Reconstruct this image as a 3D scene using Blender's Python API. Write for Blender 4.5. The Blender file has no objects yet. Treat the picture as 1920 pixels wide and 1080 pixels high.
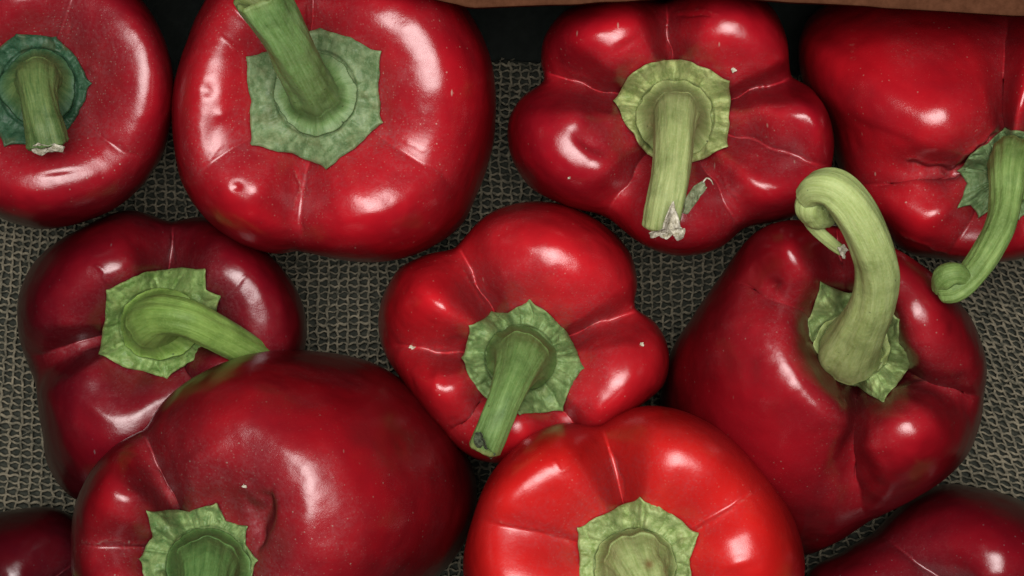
import bpy, math
import numpy as np
from mathutils import Vector

S = bpy.context.scene
# ------------------------------------------------------------------ camera, light, exposure
HC = 0.80            # camera height above the cloth (m)
ZR = 0.07            # reference height where one photo pixel is K metres
K = 0.00015
cam_d = bpy.data.cameras.new('camera'); cam = bpy.data.objects.new('camera', cam_d)
S.collection.objects.link(cam); S.camera = cam
cam.location = (0, 0, HC); cam.rotation_euler = (0, 0, 0)
cam_d.sensor_width = 36
cam_d.lens = 36 * (HC - ZR) / (1920 * K)
cam_d.clip_start = 0.05; cam_d.clip_end = 20

w = bpy.data.worlds.new("World"); S.world = w; w.use_nodes = True
bg = w.node_tree.nodes['Background']
bg.inputs['Color'].default_value = (0.72, 0.95, 0.85, 1)
bg.inputs['Strength'].default_value = 0.008

def lamp(name, loc, size, power, col, aim=(0, 0, 0.05), sy=None):
    d = bpy.data.lights.new(name, 'AREA'); o = bpy.data.objects.new(name, d)
    S.collection.objects.link(o); o.location = loc
    d.energy = power; d.color = col
    if sy: d.shape = 'RECTANGLE'; d.size = size; d.size_y = sy
    else: d.shape = 'SQUARE'; d.size = size
    o.rotation_euler = (Vector(aim) - Vector(loc)).to_track_quat('-Z', 'Y').to_euler()
    return o
key = lamp('overhead_lamp', (0.0, 0.045, 0.97), 0.80, 3.95, (1.0, 0.95, 0.93), aim=(0.02, -0.03, 0.05), sy=0.60)
key.data.spread = math.radians(75)

S.view_settings.view_transform = 'Standard'; S.view_settings.look = 'None'
S.view_settings.exposure = 0; S.view_settings.gamma = 1
S.render.engine = 'CYCLES'
S.cycles.max_bounces = 6; S.cycles.diffuse_bounces = 1

# ------------------------------------------------------------------ helpers
def unproj(u, v, z):
    """point at height z (m) that stands over photo position (u, v)"""
    f = (HC - z) / (HC - ZR)
    return np.stack([(u - 960) * K * f, (540 - v) * K * f, z + 0 * u], -1)

def hashn(ix, iy, iz, seed):
    h = (ix.astype(np.int64) * 374761393 + iy.astype(np.int64) * 668265263 + iz.astype(np.int64) * 2147483647 + seed * 974634777) & 0xffffffff
    h = ((h ^ (h >> 13)) * 1274126177) & 0xffffffff
    h = (h ^ (h >> 16)) & 0xffff
    return h / 65535.0 * 2 - 1
def vnoise(x, y, z, seed=0):
    x = np.asarray(x, float); y = np.asarray(y, float) + 0 * x; z = np.asarray(z, float) + 0 * x
    ix, iy, iz = np.floor(x), np.floor(y), np.floor(z)
    fx, fy, fz = x - ix, y - iy, z - iz
    fx, fy, fz = [f * f * f * (f * (f * 6 - 15) + 10) for f in (fx, fy, fz)]
    r = 0
    for a in (0, 1):
        for b in (0, 1):
            for c in (0, 1):
                wgt = (fx if a else 1 - fx) * (fy if b else 1 - fy) * (fz if c else 1 - fz)
                r = r + wgt * hashn(ix + a, iy + b, iz + c, seed)
    return r
def fbm(x, y, z, seed=0, oct=3):
    r = 0; a = 1.0; s = 0
    for i in range(oct):
        r = r + a * vnoise(x * 2 ** i, y * 2 ** i, np.asarray(z) * 2 ** i, seed + i * 7); s += a; a *= 0.5
    return r / s
def smooth(e0, e1, x):
    t = np.clip((x - e0) / (e1 - e0), 0, 1); return t * t * (3 - 2 * t)

def periodic(th, val):
    """periodic cubic interpolation through (angle, value) knots"""
    th = np.mod(np.array(th, float), 2 * np.pi); val = np.array(val, float)
    o = np.argsort(th); th = th[o]; val = val[o]
    T = np.concatenate([th[-3:] - 2 * np.pi, th, th[:3] + 2 * np.pi]); V = np.concatenate([val[-3:], val, val[:3]])
    d = np.diff(T); s = np.diff(V) / np.maximum(d, 1e-6)
    m = np.zeros_like(V)
    for i in range(1, len(V) - 1):
        if s[i - 1] * s[i] > 0:
            w1 = 2 * d[i] + d[i - 1]; w2 = d[i] + 2 * d[i - 1]
            m[i] = 0.5 * (w1 + w2) / (w1 / s[i - 1] + w2 / s[i]) + 0.5 * 0.5 * (s[i - 1] + s[i])
        else:
            m[i] = 0.25 * (s[i - 1] + s[i])
    def f(x):
        x = np.mod(x, 2 * np.pi)
        i = np.clip(np.searchsorted(T, x) - 1, 0, len(T) - 2)
        h = d[i]; t = (x - T[i]) / h
        return ((2 * t**3 - 3 * t**2 + 1) * V[i] + (t**3 - 2 * t**2 + t) * h * m[i]
                + (-2 * t**3 + 3 * t**2) * V[i + 1] + (t**3 - t**2) * h * m[i + 1])
    return f

def grid_mesh(name, P, wrap=True, attrs=None, cap_start=False, cap_end=False):
    """mesh of a (rows, cols, 3) array; cols wrap round when wrap is set"""
    nr, nc = P.shape[:2]
    me = bpy.data.meshes.new(name)
    verts = P.reshape(-1, 3)
    cc = nc if wrap else nc - 1
    i = np.arange(nr - 1)[:, None]; j = np.arange(cc)[None, :]; j2 = (j + 1) % nc
    F = np.stack([i * nc + j + 0 * j2, (i + 1) * nc + j, (i + 1) * nc + j2, i * nc + j2 + 0 * j], -1).reshape(-1, 4)
    extra = []
    if cap_start: extra.append(list(range(nc)))
    if cap_end: extra.append([(nr - 1) * nc + q for q in range(nc)][::-1])
    me.vertices.add(len(verts)); me.vertices.foreach_set('co', verts.astype(np.float32).ravel())
    loops = F.ravel().tolist(); starts = (np.arange(len(F)) * 4).tolist()
    for e in extra: starts.append(len(loops)); loops += e
    me.loops.add(len(loops)); me.loops.foreach_set('vertex_index', np.array(loops, np.int32))
    me.polygons.add(len(starts)); me.polygons.foreach_set('loop_start', np.array(starts, np.int32))
    me.update(calc_edges=True)
    me.polygons.foreach_set('use_smooth', np.ones(len(me.polygons), bool))
    for k, a in (attrs or {}).items():
        at = me.attributes.new(k, 'FLOAT', 'POINT'); at.data.foreach_set('value', np.asarray(a, np.float32).ravel())
    me.update(); return me

def link(name, me, mat, parent=None, root=None):
    o = bpy.data.objects.new(name, me); S.collection.objects.link(o)
    if mat: me.materials.append(mat)
    if parent: o.parent = parent
    return o

# ------------------------------------------------------------------ materials
def newmat(name):
    m = bpy.data.materials.new(name); m.use_nodes = True
    nt = m.node_tree; b = nt.nodes['Principled BSDF']
    return m, nt, b
def N(nt, t, **kw):
    n = nt.nodes.new(t)
    for k, v in kw.items():
        if k in n.inputs: n.inputs[k].default_value = v
        else: setattr(n, k, v)
    return n
def ramp(nt, fac, a, b, ca=(0, 0, 0, 1), cb=(1, 1, 1, 1)):
    r = nt.nodes.new('ShaderNodeValToRGB'); r.color_ramp.elements[0].position = a; r.color_ramp.elements[1].position = b
    r.color_ramp.elements[0].color = ca; r.color_ramp.elements[1].color = cb
    nt.links.new(fac, r.inputs[0]); return r.outputs[0]
def mixc(nt, fac, a, b):
    m = nt.nodes.new('ShaderNodeMix'); m.data_type = 'RGBA'
    for s, v in ((0, fac), (6, a), (7, b)):
        if isinstance(v, (tuple, float, int)): m.inputs[s].default_value = v
        else: nt.links.new(v, m.inputs[s])
    return m.outputs[2]
def mathn(nt, op, a, b=0.0, clamp=False):
    m = nt.nodes.new('ShaderNodeMath'); m.operation = op; m.use_clamp = clamp
    for s, v in ((0, a), (1, b)):
        if isinstance(v, (float, int)): m.inputs[s].default_value = v
        else: nt.links.new(v, m.inputs[s])
    return m.outputs[0]

def skin_material(name, c_main, c_deep, seed, rough=0.20, dustamt=1.0, speck=1.0):
    m, nt, b = newmat(name); L = nt.links
    tc = N(nt, 'ShaderNodeTexCoord'); mp = N(nt, 'ShaderNodeMapping'); mp.inputs['Location'].default_value = (seed * 1.37, seed * 0.71, seed * 0.33)
    L.new(tc.outputs['Object'], mp.inputs[0]); co = mp.outputs[0]
    def noise(scale, detail=4, rough_=0.6, dist=0.0):
        n = N(nt, 'ShaderNodeTexNoise'); n.inputs['Scale'].default_value = scale; n.inputs['Detail'].default_value = detail
        n.inputs['Roughness'].default_value = rough_; n.inputs['Distortion'].default_value = dist; L.new(co, n.inputs['Vector']); return n.outputs[0]
    big = noise(38, 4); mid = noise(160, 5, 0.65); fine = noise(900, 5, 0.75); grain = noise(2600, 2, 0.6)
    kk = 0.95 if c_main[0] > 0.5 else (1.22 if c_main[0] > 0.3 else 1.08)
    c_main = tuple(x * kk for x in c_main[:3]) + (1,); c_deep = tuple(x * kk for x in c_deep[:3]) + (1,)
    tau = c_main[0] / 0.95        # coat tint that darkens the flanks in the material, as deeper shade
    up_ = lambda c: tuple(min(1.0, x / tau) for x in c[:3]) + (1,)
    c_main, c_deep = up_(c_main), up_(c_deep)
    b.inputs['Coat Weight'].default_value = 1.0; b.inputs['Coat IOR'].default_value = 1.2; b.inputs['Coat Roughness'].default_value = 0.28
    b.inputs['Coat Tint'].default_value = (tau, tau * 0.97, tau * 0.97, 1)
    f0 = math.sqrt(0.040 / tau); b.inputs['IOR'].default_value = (1 + f0) / (1 - f0)
    col = mixc(nt, ramp(nt, big, 0.36, 0.64), c_deep, c_main)
    # waxy pink bloom with fine dust
    at = N(nt, 'ShaderNodeAttribute', attribute_name='dust')
    d1 = mathn(nt, 'MULTIPLY', ramp(nt, mid, 0.30, 0.60), at.outputs['Fac'])
    d2 = mathn(nt, 'MULTIPLY', d1, ramp(nt, fine, 0.42, 0.62))
    d3 = mathn(nt, 'ADD', mathn(nt, 'MULTIPLY', d2, 0.50 * dustamt), mathn(nt, 'MULTIPLY', at.outputs['Fac'], 0.14 * dustamt), True)
    col = mixc(nt, d3, col, up_((0.22, 0.075, 0.080)))
    # small pale specks and scratches
    vo = N(nt, 'ShaderNodeTexVoronoi', feature='F1'); vo.inputs['Scale'].default_value = 560; L.new(co, vo.inputs['Vector'])
    sp = ramp(nt, vo.outputs['Distance'], 0.08, 0.17, (1, 1, 1, 1), (0, 0, 0, 1))
    sel = ramp(nt, vo.outputs['Color'], 0.45, 1.0)
    area = ramp(nt, noise(50, 4), 0.45, 0.58)
    sp = mathn(nt, 'MULTIPLY', mathn(nt, 'MULTIPLY', sp, sel), area)
    sp = mathn(nt, 'MULTIPLY', sp, 0.7 * speck, True)
    mp2 = N(nt, 'ShaderNodeMapping'); mp2.inputs['Scale'].default_value = (1, 0.28, 0.5); mp2.inputs['Rotation'].default_value = (0.3, 0.2, seed * 0.9)
    L.new(co, mp2.inputs[0])
    vo2 = N(nt, 'ShaderNodeTexVoronoi', feature='F1'); vo2.inputs['Scale'].default_value = 210; L.new(mp2.outputs[0], vo2.inputs['Vector'])
    sc = ramp(nt, vo2.outputs['Distance'], 0.03, 0.07, (1, 1, 1, 1), (0, 0, 0, 1))
    sc = mathn(nt, 'MULTIPLY', mathn(nt, 'MULTIPLY', sc, ramp(nt, vo2.outputs['Color'], 0.55, 0.6)), 0.55 * speck)
    tot = mathn(nt, 'MAXIMUM', sp, sc)
    vo3 = N(nt, 'ShaderNodeTexVoronoi', feature='F1'); vo3.inputs['Scale'].default_value = 1250; L.new(co, vo3.inputs['Vector'])
    s3 = mathn(nt, 'MULTIPLY', ramp(nt, vo3.outputs['Distance'], 0.12, 0.30, (1, 1, 1, 1), (0, 0, 0, 1)), ramp(nt, vo3.outputs['Color'], 0.55, 0.75))
    s3 = mathn(nt, 'MULTIPLY', s3, mathn(nt, 'ADD', mathn(nt, 'MULTIPLY', at.outputs['Fac'], 0.40), mathn(nt, 'MULTIPLY', ramp(nt, noise(75, 3), 0.52, 0.70), 0.10)))
    tot = mathn(nt, 'MAXIMUM', tot, mathn(nt, 'MULTIPLY', s3, speck, True))
    ats = N(nt, 'ShaderNodeAttribute', attribute_name='scar')
    sca = mathn(nt, 'MULTIPLY', mathn(nt, 'MULTIPLY', ats.outputs['Fac'], 0.6), ramp(nt, fine, 0.45, 0.62))
    tot = mathn(nt, 'MAXIMUM', tot, sca)
    col = mixc(nt, tot, col, up_((0.50, 0.28, 0.22)))
    L.new(col, b.inputs['Base Color'])
    r = mathn(nt, 'ADD', mathn(nt, 'MULTIPLY', mid, 0.16), rough - 0.08)
    r = mathn(nt, 'ADD', r, mathn(nt, 'MULTIPLY', d3, 0.45))
    r = mathn(nt, 'ADD', r, mathn(nt, 'MULTIPLY', tot, 0.3), True)
    L.new(r, b.inputs['Roughness'])
    b.inputs['Specular IOR Level'].default_value = 0.5
    b.inputs['Subsurface Weight'].default_value = 0.0
    b.inputs['Subsurface Radius'].default_value = (1.0, 0.15, 0.1); b.inputs['Subsurface Scale'].default_value = 0.003
    h = mathn(nt, 'ADD', mathn(nt, 'MULTIPLY', mid, 0.34), mathn(nt, 'MULTIPLY', fine, 0.14))
    h = mathn(nt, 'ADD', h, mathn(nt, 'MULTIPLY', grain, 0.035))
    h = mathn(nt, 'ADD', h, mathn(nt, 'MULTIPLY', tot, 0.12))
    bp = N(nt, 'ShaderNodeBump'); bp.inputs['Strength'].default_value = 0.42; bp.inputs['Distance'].default_value = 0.0009
    L.new(h, bp.inputs['Height']); L.new(bp.outputs[0], b.inputs['Normal'])
    return m

def green_material(name, c1, c2, seed, streak=False, rough=0.5, cc=None):
    """c1 main green, c2 second tint; streak = fibres along the stem (attribute along / round)"""
    m, nt, b = newmat(name); L = nt.links
    tc = N(nt, 'ShaderNodeTexCoord'); co = tc.outputs['Object']
    def noise(scale, detail=4, vec=None, r=0.6):
        n = N(nt, 'ShaderNodeTexNoise'); n.inputs['Scale'].default_value = scale; n.inputs['Detail'].default_value = detail; n.inputs['Roughness'].default_value = r
        L.new(vec or co, n.inputs['Vector']); return n.outputs[0]
    if streak:
        a = N(nt, 'ShaderNodeAttribute', attribute_name='along'); r_ = N(nt, 'ShaderNodeAttribute', attribute_name='roundx'); r2 = N(nt, 'ShaderNodeAttribute', attribute_name='roundy')
        cb = N(nt, 'ShaderNodeCombineXYZ'); L.new(mathn(nt, 'MULTIPLY', a.outputs['Fac'], 4.5), cb.inputs[2])
        L.new(mathn(nt, 'MULTIPLY', r_.outputs['Fac'], 6.0), cb.inputs[0]); L.new(mathn(nt, 'MULTIPLY', r2.outputs['Fac'], 6.0), cb.inputs[1])
        st = noise(1.6, 6, cb.outputs[0], 0.7)
    else:
        st = noise(420, 5)
    big = noise(90, 3)
    col = mixc(nt, ramp(nt, st, 0.28 if streak else 0.36, 0.74 if streak else 0.66), c1, c2)
    dark = tuple(x * 0.55 for x in c1[:3]) + (1,)
    col = mixc(nt, mathn(nt, 'MULTIPLY', ramp(nt, big, 0.48, 0.68), 0.6), col, dark)
    pale = tuple(min(1, x * 1.15 + 0.035) for x in c2[:3]) + (1,)
    col = mixc(nt, mathn(nt, 'MULTIPLY', ramp(nt, noise(1500, 3), 0.52, 0.75), 0.25 if streak else 0.5), col, pale)
    if cc:
        ac = N(nt, 'ShaderNodeAttribute', attribute_name='collar'); col = mixc(nt, ac.outputs['Fac'], col, mixc(nt, ramp(nt, st, 0.36, 0.66), cc[0], cc[1]))
    vo = N(nt, 'ShaderNodeTexVoronoi'); vo.inputs['Scale'].default_value = 260; L.new(co, vo.inputs['Vector'])
    sp = mathn(nt, 'MULTIPLY', ramp(nt, vo.outputs['Distance'], 0.05, 0.10, (1, 1, 1, 1), (0, 0, 0, 1)), ramp(nt, vo.outputs['Color'], 0.62, 0.66))
    col = mixc(nt, mathn(nt, 'MULTIPLY', sp, 0.7), col, (0.02, 0.025, 0.01, 1))
    at = N(nt, 'ShaderNodeAttribute', attribute_name='brown')
    col = mixc(nt, at.outputs['Fac'], col, (0.13, 0.085, 0.03, 1))
    L.new(col, b.inputs['Base Color'])
    L.new(mathn(nt, 'ADD', mathn(nt, 'MULTIPLY', st, 0.3), rough - 0.15), b.inputs['Roughness'])
    b.inputs['Specular IOR Level'].default_value = 0.22
    b.inputs['Subsurface Weight'].default_value = 0.05; b.inputs['Subsurface Scale'].default_value = 0.002
    h = mathn(nt, 'ADD', mathn(nt, 'MULTIPLY', st, 0.7), mathn(nt, 'MULTIPLY', noise(1100, 4), 0.45))
    bp = N(nt, 'ShaderNodeBump'); bp.inputs['Strength'].default_value = 0.5 if streak else 0.4; bp.inputs['Distance'].default_value = 0.0006
    L.new(h, bp.inputs['Height']); L.new(bp.outputs[0], b.inputs['Normal'])
    return m

def simple_material(name, c1, c2, scale, rough=0.8, bump=0.4, dist=0.0005, detail=5):
    m, nt, b = newmat(name); L = nt.links
    tc = N(nt, 'ShaderNodeTexCoord'); n = N(nt, 'ShaderNodeTexNoise'); n.inputs['Scale'].default_value = scale; n.inputs['Detail'].default_value = detail
    n.inputs['Roughness'].default_value = 0.7; L.new(tc.outputs['Object'], n.inputs['Vector'])
    L.new(mixc(nt, ramp(nt, n.outputs[0], 0.35, 0.65), c1, c2), b.inputs['Base Color'])
    b.inputs['Roughness'].default_value = rough; b.inputs['Specular IOR Level'].default_value = 0.25
    bp = N(nt, 'ShaderNodeBump'); bp.inputs['Strength'].default_value = bump; bp.inputs['Distance'].default_value = dist
    L.new(n.outputs[0], bp.inputs['Height']); L.new(bp.outputs[0], b.inputs['Normal'])
    return m
M_TORN = simple_material('torn fibre', (0.20, 0.18, 0.11, 1), (0.60, 0.57, 0.46, 1), 700, 0.85, 0.8, 0.001)
M_DARKTORN = simple_material('dried cut', (0.015, 0.02, 0.012, 1), (0.10, 0.13, 0.07, 1), 600, 0.8, 0.9, 0.001)

# ------------------------------------------------------------------ the cardboard box, its inside coloured shade-dark and the woven cloth
def box_mesh(quads_px):
    pass
def tagged_empty(name, loc, label, cat, group=None):
    o = bpy.data.objects.new(name, None); S.collection.objects.link(o); o.location = loc; o.empty_display_size = 0.02
    o['label'] = label; o['category'] = cat
    if group: o['group'] = group
    return o

M_CARD = simple_material('brown cardboard', (0.055, 0.021, 0.010, 1), (0.085, 0.034, 0.017, 1), 350, 0.85, 0.35, 0.0004)
M_CARD.node_tree.nodes['Principled BSDF'].inputs['Specular IOR Level'].default_value = 0.04
M_SHADE = simple_material('shade-dark box inside', (0.008, 0.011, 0.009, 1), (0.014, 0.018, 0.015, 1), 300, 0.9, 0.3)  # near-black inside of the box, its shade put into the colour
box = tagged_empty('cardboard_box', (0, 0.09, 0), 'brown cardboard box with inside coloured shade-dark, its rim running behind the peppers', 'box')
def rel(me, root):
    return me
rim = [(-260, -120), (300, -80), (700, -22), (860, 8), (880, 14), (1050, 9), (1240, -2), (1340, -6), (1440, 1), (1650, 13), (1920, 30), (2200, 50)]
ru = np.interp(np.linspace(-260, 2200, 140), [p[0] for p in rim], [p[0] for p in rim]); rv = np.interp(ru, [p[0] for p in rim], [p[1] for p in rim])
rv = rv + 1.2 * vnoise(ru / 45, 0 * ru, 0 * ru, 5)
ZB = 0.098
off = np.array([0, 0.09, 0])
A = unproj(ru, rv, ZB + 0 * ru) - off
def strip(profile, name, mat, parent):
    """profile: list of (dy, dz) from the rim's inner edge; swept along the rim"""
    rows = [A + np.array([0, dy, dz]) for dy, dz in profile]
    P = np.stack(rows + [rows[0]], 0)
    return link(name, grid_mesh(name, P, wrap=False), mat, parent)
strip([(0, 0), (0.0006, 0.0006), (0.030, 0.0012), (0.0306, 0.0006), (0.0306, -0.0035), (0.0006, -0.0035), (0, -0.003)], 'rim_flap', M_CARD, box)
strip([(0.020, -0.0037), (0.0255, -0.0037), (0.0355, -ZB - 0.004), (0.0300, -ZB - 0.004)], 'wall', M_SHADE, box)
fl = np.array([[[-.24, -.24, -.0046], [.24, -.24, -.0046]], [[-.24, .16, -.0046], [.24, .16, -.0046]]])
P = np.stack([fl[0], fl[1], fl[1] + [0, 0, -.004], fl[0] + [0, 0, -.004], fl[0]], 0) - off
link('floor', grid_mesh('floor', P, wrap=False), M_SHADE, box)

# woven cloth: real interlaced threads over a dark backing
cloth = tagged_empty('woven_cloth', (0, 0, 0), 'coarse grey-green open weave burlap cloth lying under all the peppers', 'cloth')
def warp(u, v):
    a = smooth(1450, 1900, u); c = smooth(150, -50, u)
    du = 0.42 * (v - 700) * a - 0.10 * (v - 700) * c
    dv = -0.10 * (u - 1200) * smooth(1050, 1400, u) * (1 - a) - 40 * a + 0.22 * (u - 1650) * a + 0.05 * (u - 100) * c + 6 * np.sin(u / 170.0) + 2.0 * vnoise(u / 60, v / 60, 0 * u, 3)
    du = du + 2.6 * vnoise(u / 50, v / 50, 0 * u, 9)
    return u + du, v + dv
def cloth_z(u, v):
    return 0.0012 * vnoise(u / 220, v / 220, 0 * u, 21)
def threads(nrm_h):
    PU, PV = 19.0, 12.2
    if nrm_h:
        t = np.arange(-250, 2180, PU / 6); c = np.arange(-120, 1230, PV); nt_, nl = len(t), len(c)
        U, V = np.meshgrid(t, c)
        sgn = np.where(np.arange(nl) % 2 == 0, 1.0, -1.0)[:, None]
        V = V + sgn * 1.9 * np.cos(2 * np.pi * U / PU) + 0.9 * vnoise(U / 14, V / 9, 0 * U, 31)
        Z = sgn * 0.00042 * np.cos(np.pi * U / PU) 
        W = 2.5 * (1 + 0.28 * vnoise(U / 16, V / 7, 0 * U, 4))
        W = W * (1 + 0.25 * vnoise(U / 300, V / 12, 0 * U, 44))
    else:
        t = np.arange(-140, 1250, PV / 3.0); c = np.arange(-250, 2180, PU) ; nt_, nl = len(t), len(c)
        V, U = np.meshgrid(t, c)
        sgn = np.where(np.arange(nl) % 2 == 0, 1.0, -1.0)[:, None]
        U = U + PU / 2 + 1.6 * vnoise(V / 12, U / 9, 0 * U, 51) + sgn * 1.2 * np.cos(np.pi * V / PV)
        Z = -sgn * 0.00042 * np.cos(np.pi * V / PV)
        W = 2.7 * (1 + 0.3 * vnoise(V / 13, U / 7, 0 * U, 6))
    u2, v2 = warp(U, V)
    Cc = unproj(u2, v2, 0.0015 + cloth_z(u2, v2) + Z)
    d = np.gradient(Cc, axis=1); d /= np.linalg.norm(d, axis=-1, keepdims=True)
    side = np.cross(d, [0, 0, 1.0]); side /= np.linalg.norm(side, axis=-1, keepdims=True)
    up = np.cross(side, d)
    ns = 5; ang = np.arange(ns) * 2 * np.pi / ns
    R = (W * K * 1.08)[..., None, None]
    P = Cc[:, :, None, :] + R * (np.cos(ang)[None, None, :, None] * side[:, :, None, :] + 0.75 * np.sin(ang)[None, None, :, None] * up[:, :, None, :])
    nv = nl * nt_ * ns
    base = (np.arange(nl) * nt_ * ns)[:, None, None] + (np.arange(nt_ - 1) * ns)[None, :, None]
    j = np.arange(ns)[None, None, :]; j2 = (j + 1) % ns
    F = np.stack([base + j, base + j2, base + ns + j2, base + ns + j], -1).reshape(-1, 4)
    return P.reshape(-1, 3), F
P1, F1 = threads(True); P2, F2 = threads(False)
V_ = np.concatenate([P1, P2]); F_ = np.concatenate([F1, F2 + len(P1)])
def cloth_edge(x):   # uneven cut short of the wall; at left the bare dark floor imitates shadow
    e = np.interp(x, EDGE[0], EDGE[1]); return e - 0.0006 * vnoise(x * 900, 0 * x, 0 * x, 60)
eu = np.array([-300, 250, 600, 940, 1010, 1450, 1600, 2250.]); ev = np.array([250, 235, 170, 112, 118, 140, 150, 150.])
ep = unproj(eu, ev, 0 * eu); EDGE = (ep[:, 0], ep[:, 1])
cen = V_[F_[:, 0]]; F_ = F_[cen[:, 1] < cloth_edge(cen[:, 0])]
me = bpy.data.meshes.new('thread')
me.vertices.add(len(V_)); me.vertices.foreach_set('co', V_.astype(np.float32).ravel())
me.loops.add(F_.size); me.loops.foreach_set('vertex_index', F_.astype(np.int32).ravel())
me.polygons.add(len(F_)); me.polygons.foreach_set('loop_start', (np.arange(len(F_)) * 4).astype(np.int32)); me.update(calc_edges=True)
me.polygons.foreach_set('use_smooth', np.ones(len(F_), bool))
M_THR = simple_material('burlap thread', (0.036, 0.037, 0.026, 1), (0.185, 0.163, 0.112, 1), 420, 0.95, 0.8, 0.0006)
M_BACK = simple_material('cloth backing', (0.013, 0.016, 0.012, 1), (0.032, 0.034, 0.025, 1), 500, 0.95, 0.4)
o = link('thread', me, M_THR, cloth); o['kind'] = 'stuff'
rng = np.random.RandomState(5)
fib = []
for q_ in range(170):       # stray fibres and lint standing out of the weave
    x0, y0 = rng.uniform(-100, 2030), rng.uniform(160, 1150); a0 = rng.uniform(0, 6.3); ln = rng.uniform(12, 42)
    tt = np.linspace(0, 1, 9); aa = a0 + rng.uniform(-2.2, 2.2) * tt
    fx = x0 + np.cumsum(np.cos(aa)) * ln / 9; fy = y0 + np.cumsum(np.sin(aa)) * ln / 9
    c3 = unproj(fx, fy, 0.0024 + 0.0022 * np.sin(tt * 3.0) * rng.uniform(.3, 1))
    rr_ = rng.uniform(.35, .75) * K
    fib.append(np.stack([c3 + [0, 0, rr_], c3 + [rr_, 0, -rr_], c3 + [0, rr_, -rr_]], 1))
fv = np.concatenate([f.reshape(-1, 3) for f in fib]); ff = []
for k_ in range(len(fib)):
    for i_ in range(8):
        for j_ in range(3):
            b0 = k_ * 27 + i_ * 3; ff.append((b0 + j_, b0 + (j_ + 1) % 3, b0 + 3 + (j_ + 1) % 3, b0 + 3 + j_))
me = bpy.data.meshes.new('loose_fibre'); me.from_pydata(fv.tolist(), [], ff)
M_FIB = simple_material('pale fibre', (0.16, 0.15, 0.11, 1), (0.30, 0.28, 0.21, 1), 300, 0.9)
o = link('loose_fibre', me, M_FIB, cloth); o['kind'] = 'stuff'
gu, gv = np.meshgrid(np.linspace(-255, 2190, 60), np.linspace(-125, 1235, 36))
bu, bv = warp(gu, gv)
T = unproj(bu, bv, -0.0004 + cloth_z(bu, bv))
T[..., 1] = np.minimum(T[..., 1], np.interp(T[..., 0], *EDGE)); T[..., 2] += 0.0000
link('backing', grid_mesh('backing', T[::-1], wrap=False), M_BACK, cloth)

# ------------------------------------------------------------------ bell peppers
def seg_dist(u, v, pts):
    best = np.full(u.shape, 1e9)
    for (x0, y0), (x1, y1) in zip(pts[:-1], pts[1:]):
        dx, dy = x1 - x0, y1 - y0; L2 = dx * dx + dy * dy + 1e-9
        t = np.clip(((u - x0) * dx + (v - y0) * dy) / L2, 0, 1)
        best = np.minimum(best, np.hypot(u - x0 - t * dx, v - y0 - t * dy))
    return best

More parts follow.
